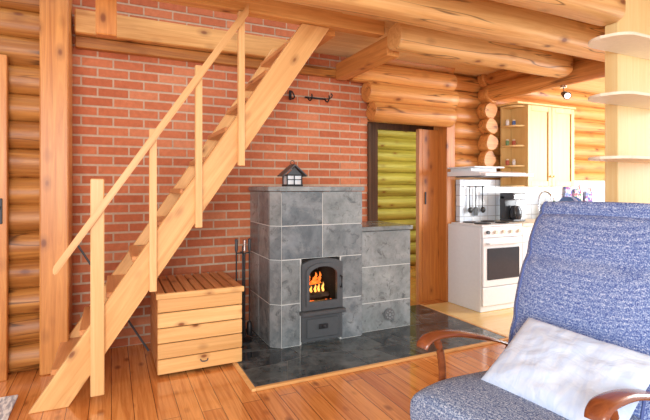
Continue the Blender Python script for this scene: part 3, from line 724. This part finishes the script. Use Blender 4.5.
# pale pillar with shelves
o = thing('shelf_pillar', (3.2, 1.88, 0), 'pale wooden pillar carrying three rounded pale shelves', 'pillar')
obj('post', box(B(), 3.0, 3.6, 1.84, 1.93, .0, 2.598, .004), 'pale', o)
for z in (1.46, 1.83, 2.17):
    q = -.13
    P = [(3.55, 1.838), (2.86+q, 1.838)]+[(2.86+q-.13*math.sin(a), 1.698+.14*math.cos(a)) for a in [PI*i/14 for i in range(1, 8)]]+[(2.74+q+.12*(1-math.cos(a)), 1.69-.12*math.sin(a)) for a in [PI/2*i/8 for i in range(1, 9)]]+[(3.55, 1.57)]
    obj('shelf', prism(B(), P, 'z', z, z+.017), 'shelf_white', o)

# ---------------------------------------------------------------- armchair
CH = (1.424, 1.355, 0); RZ = math.radians(-83.2)
ch = thing('armchair', CH, 'high-backed armchair in blue and white woven fabric with dark wood arms', 'armchair', rz=RZ)
XC = .03
def sup(n, a, b, e=.5):
    P = []
    for i in range(n):
        t = 2*PI*i/n; c, s_ = math.cos(t), math.sin(t)
        P.append((a*math.copysign(abs(c)**e, c), b*math.copysign(abs(s_)**e, s_)))
    return P
cl = smoothpath([(XC, .50, .30), (XC, .53, .42), (XC, .575, .60), (XC, .64, .80), (XC, .725, 1.0), (XC, .80, 1.13), (XC, .835, 1.19)], 10)
rings = []; n = len(cl); DIM = []
for i, p in enumerate(cl):
    v = i/(n-1); t = (cl[min(i+1, n-1)]-cl[max(i-1, 0)]).normalized(); nn = Vector((0, -t.z, t.y))
    e = min(1, (1-v)/.09); cap = math.sqrt(max(0.0, 1-(1-e)**2)) if e < 1 else 1
    hw = (.338+.012*math.sin(v*PI))*(.90+.10*cap); th = .088*(.25+.75*cap)
    th *= 1-.34*math.exp(-((v-.60)/.035)**2)-.28*math.exp(-((v-.33)/.035)**2)-.26*math.exp(-((v-.82)/.028)**2)
    DIM.append((p, nn, hw, th))
    rings.append([p+Vector((a, 0, 0))+nn*(b*(1.0+.10*math.cos(a/hw*PI/2))) for a, b in sup(56, hw, th, .5)])
ct = cl[-1]+Vector((0, .004, .012)); rings.append([ct+(Vector(q)-ct)*.55+Vector((0, 0, .006)) for q in rings[-1]])
bk = obj('backrest', loft(B(), rings), 'fabric', ch, True, local=True)
ca, sa = math.cos(math.radians(38))**.5, math.sin(math.radians(38))**.5
for sx in (-1, 1):
    P = [p+Vector((sx*hw*ca, 0, 0))+nn*(th*sa*1.03) for p, nn, hw, th in DIM[:-2]]
    obj('piping', sweep(B(), P, .006, 6), 'piping', bk, True, local=True)
rings = []
SP = smoothpath([(XC, -.20, .29), (XC, -.17, .335), (XC, -.02, .355), (XC, .20, .34), (XC, .40, .32), (XC, .50, .31)], 6)
for i, p in enumerate(SP):
    v = i/(len(SP)-1); c = min(1, v/.14); cap = math.sqrt(1-(1-c)**2) if c < 1 else 1
    rings.append([p+Vector((a, 0, b)) for a, b in sup(36, .32+.02*cap, .02+.055*cap, .5)])
obj('seat_cushion', loft(B(), rings), 'fabric_seat', ch, True, local=True)
bm = B(); box(bm, XC-.33, XC+.33, -.02, .50, .195, .245, .008); obj('seat_frame', bm, 'cherry', ch, local=True)
for sx in (-1, 1):
    x = XC+sx*.388
    P = smoothpath([(x, -.075, .545), (x, -.055, .572), (x, 0, .588), (x, .15, .575), (x, .35, .52), (x, .50, .47), (x, .62, .42)], 5)
    R = [.020+.020*math.sin(PI*min(1, .18+i/len(P)*1.1))**.5 if i < len(P)*.85 else .024 for i in range(len(P))]
    ar = obj('armrest', sweep(B(), P, R, 14, .42), 'cherry', ch, True, local=True)
    P = smoothpath([(x, .02, .572), (x, .05, .49), (x, .06, .36), (x, .02, .20), (x, -.03, .04)], 5)
    obj('front_leg', sweep(B(), P, .020, 12, .8), 'cherry', ch, True, local=True)
    P = smoothpath([(x, .58, .43), (x, .56, .36), (x, .60, .20), (x, .66, .04)], 5)
    obj('rear_leg', sweep(B(), P, .022, 12, .8), 'cherry', ch, True, local=True)
    P = smoothpath([(x, -.15, .045), (x, .0, .018), (x, .3, .017), (x, .6, .018), (x, .78, .05)], 5)
    obj('runner', sweep(B(), P, .02, 10, .8), 'cherry', ch, True, local=True)
    xa, xb = sorted((XC+sx*.33, XC+sx*.40))
    obj('side_rail', box(B(), xa, xb, .04, .58, .20, .24, .006), 'cherry', ch, local=True)

# pillow
pl = thing('pillow', CH, 'pale blue cushion leaning on the armchair seat', 'cushion', rz=RZ)
bm = B(); nu, nv = 40, 32; G = {}
W, H, T = .30, .21, .058
rot = Matrix.Translation((.12, .27, .530)) @ Matrix.Rotation(math.radians(-54), 4, 'X') @ Matrix.Rotation(math.radians(3), 4, 'Y')
for sgn in (1, -1):
    for i in range(nu+1):
        for j in range(nv+1):
            u, v = 2*i/nu-1, 2*j/nv-1
            if sgn == -1 and (i in (0, nu) or j in (0, nv)): G[(sgn, i, j)] = G[(1, i, j)]; continue
            t = T*((1-u**2)*(1-v**2))**.48
            rr = 1-.035*(abs(u*v))**3
            x = u*W*(1-.05*(1-v*v))*rr; z = v*H*(1-.06*(1-u*u))*rr
            ed = (1-max(abs(u), abs(v)))**.3
            y = sgn*t+.016*noise.noise(Vector((u*2.4, v*3.2, sgn)))*ed+.006*noise.noise(Vector((u*6, v*5, 3+sgn)))*ed
            G[(sgn, i, j)] = bm.verts.new(rot @ Vector((x, y, z)))
    for i in range(nu):
        for j in range(nv): bm.faces.new((G[(sgn, i, j)], G[(sgn, i+1, j)], G[(sgn, i+1, j+1)], G[(sgn, i, j+1)]))
obj('cushion_cover', bm, 'pillow', pl, True, local=True)

# ---------------------------------------------------------------- light
w = bpy.data.worlds.new('World'); S.world = w; w.use_nodes = True
bg = w.node_tree.nodes['Background']; bg.inputs[0].default_value = (.98, .985, 1, 1); bg.inputs[1].default_value = 1.35
def area(loc, target, size, energy, col=(1, 1, 1)):
    l = bpy.data.lights.new('window_light', 'AREA'); l.energy = energy; l.size = size; l.color = col
    o = bpy.data.objects.new('window_light', l); COL.objects.link(o); o.location = loc
    o.rotation_euler = (Vector(target)-Vector(loc)).to_track_quat('-Z', 'Y').to_euler(); return o
area((-.9, -1.6, 1.7), (1.2, 4, 1.4), 1.5, 145, (1, .99, .97))
area((6.8, 1.5, 1.7), (4.0, 3.8, 1.3), 1.6, 155, (.97, .98, 1))
area((4.6, 4.9, 1.8), (3.6, 6.0, 1.1), .9, 21, (.88, 1, .45))

# ---------------------------------------------------------------- camera
c = bpy.data.cameras.new('camera'); cam = bpy.data.objects.new('camera', c); COL.objects.link(cam)
cam.location = (0, 0, 1.296); cam.rotation_euler = (PI/2, 0, math.radians(-25.4))
c.sensor_width = 36; c.lens = 450/650*36; c.shift_y = -23/650; c.clip_start = .05
S.camera = cam
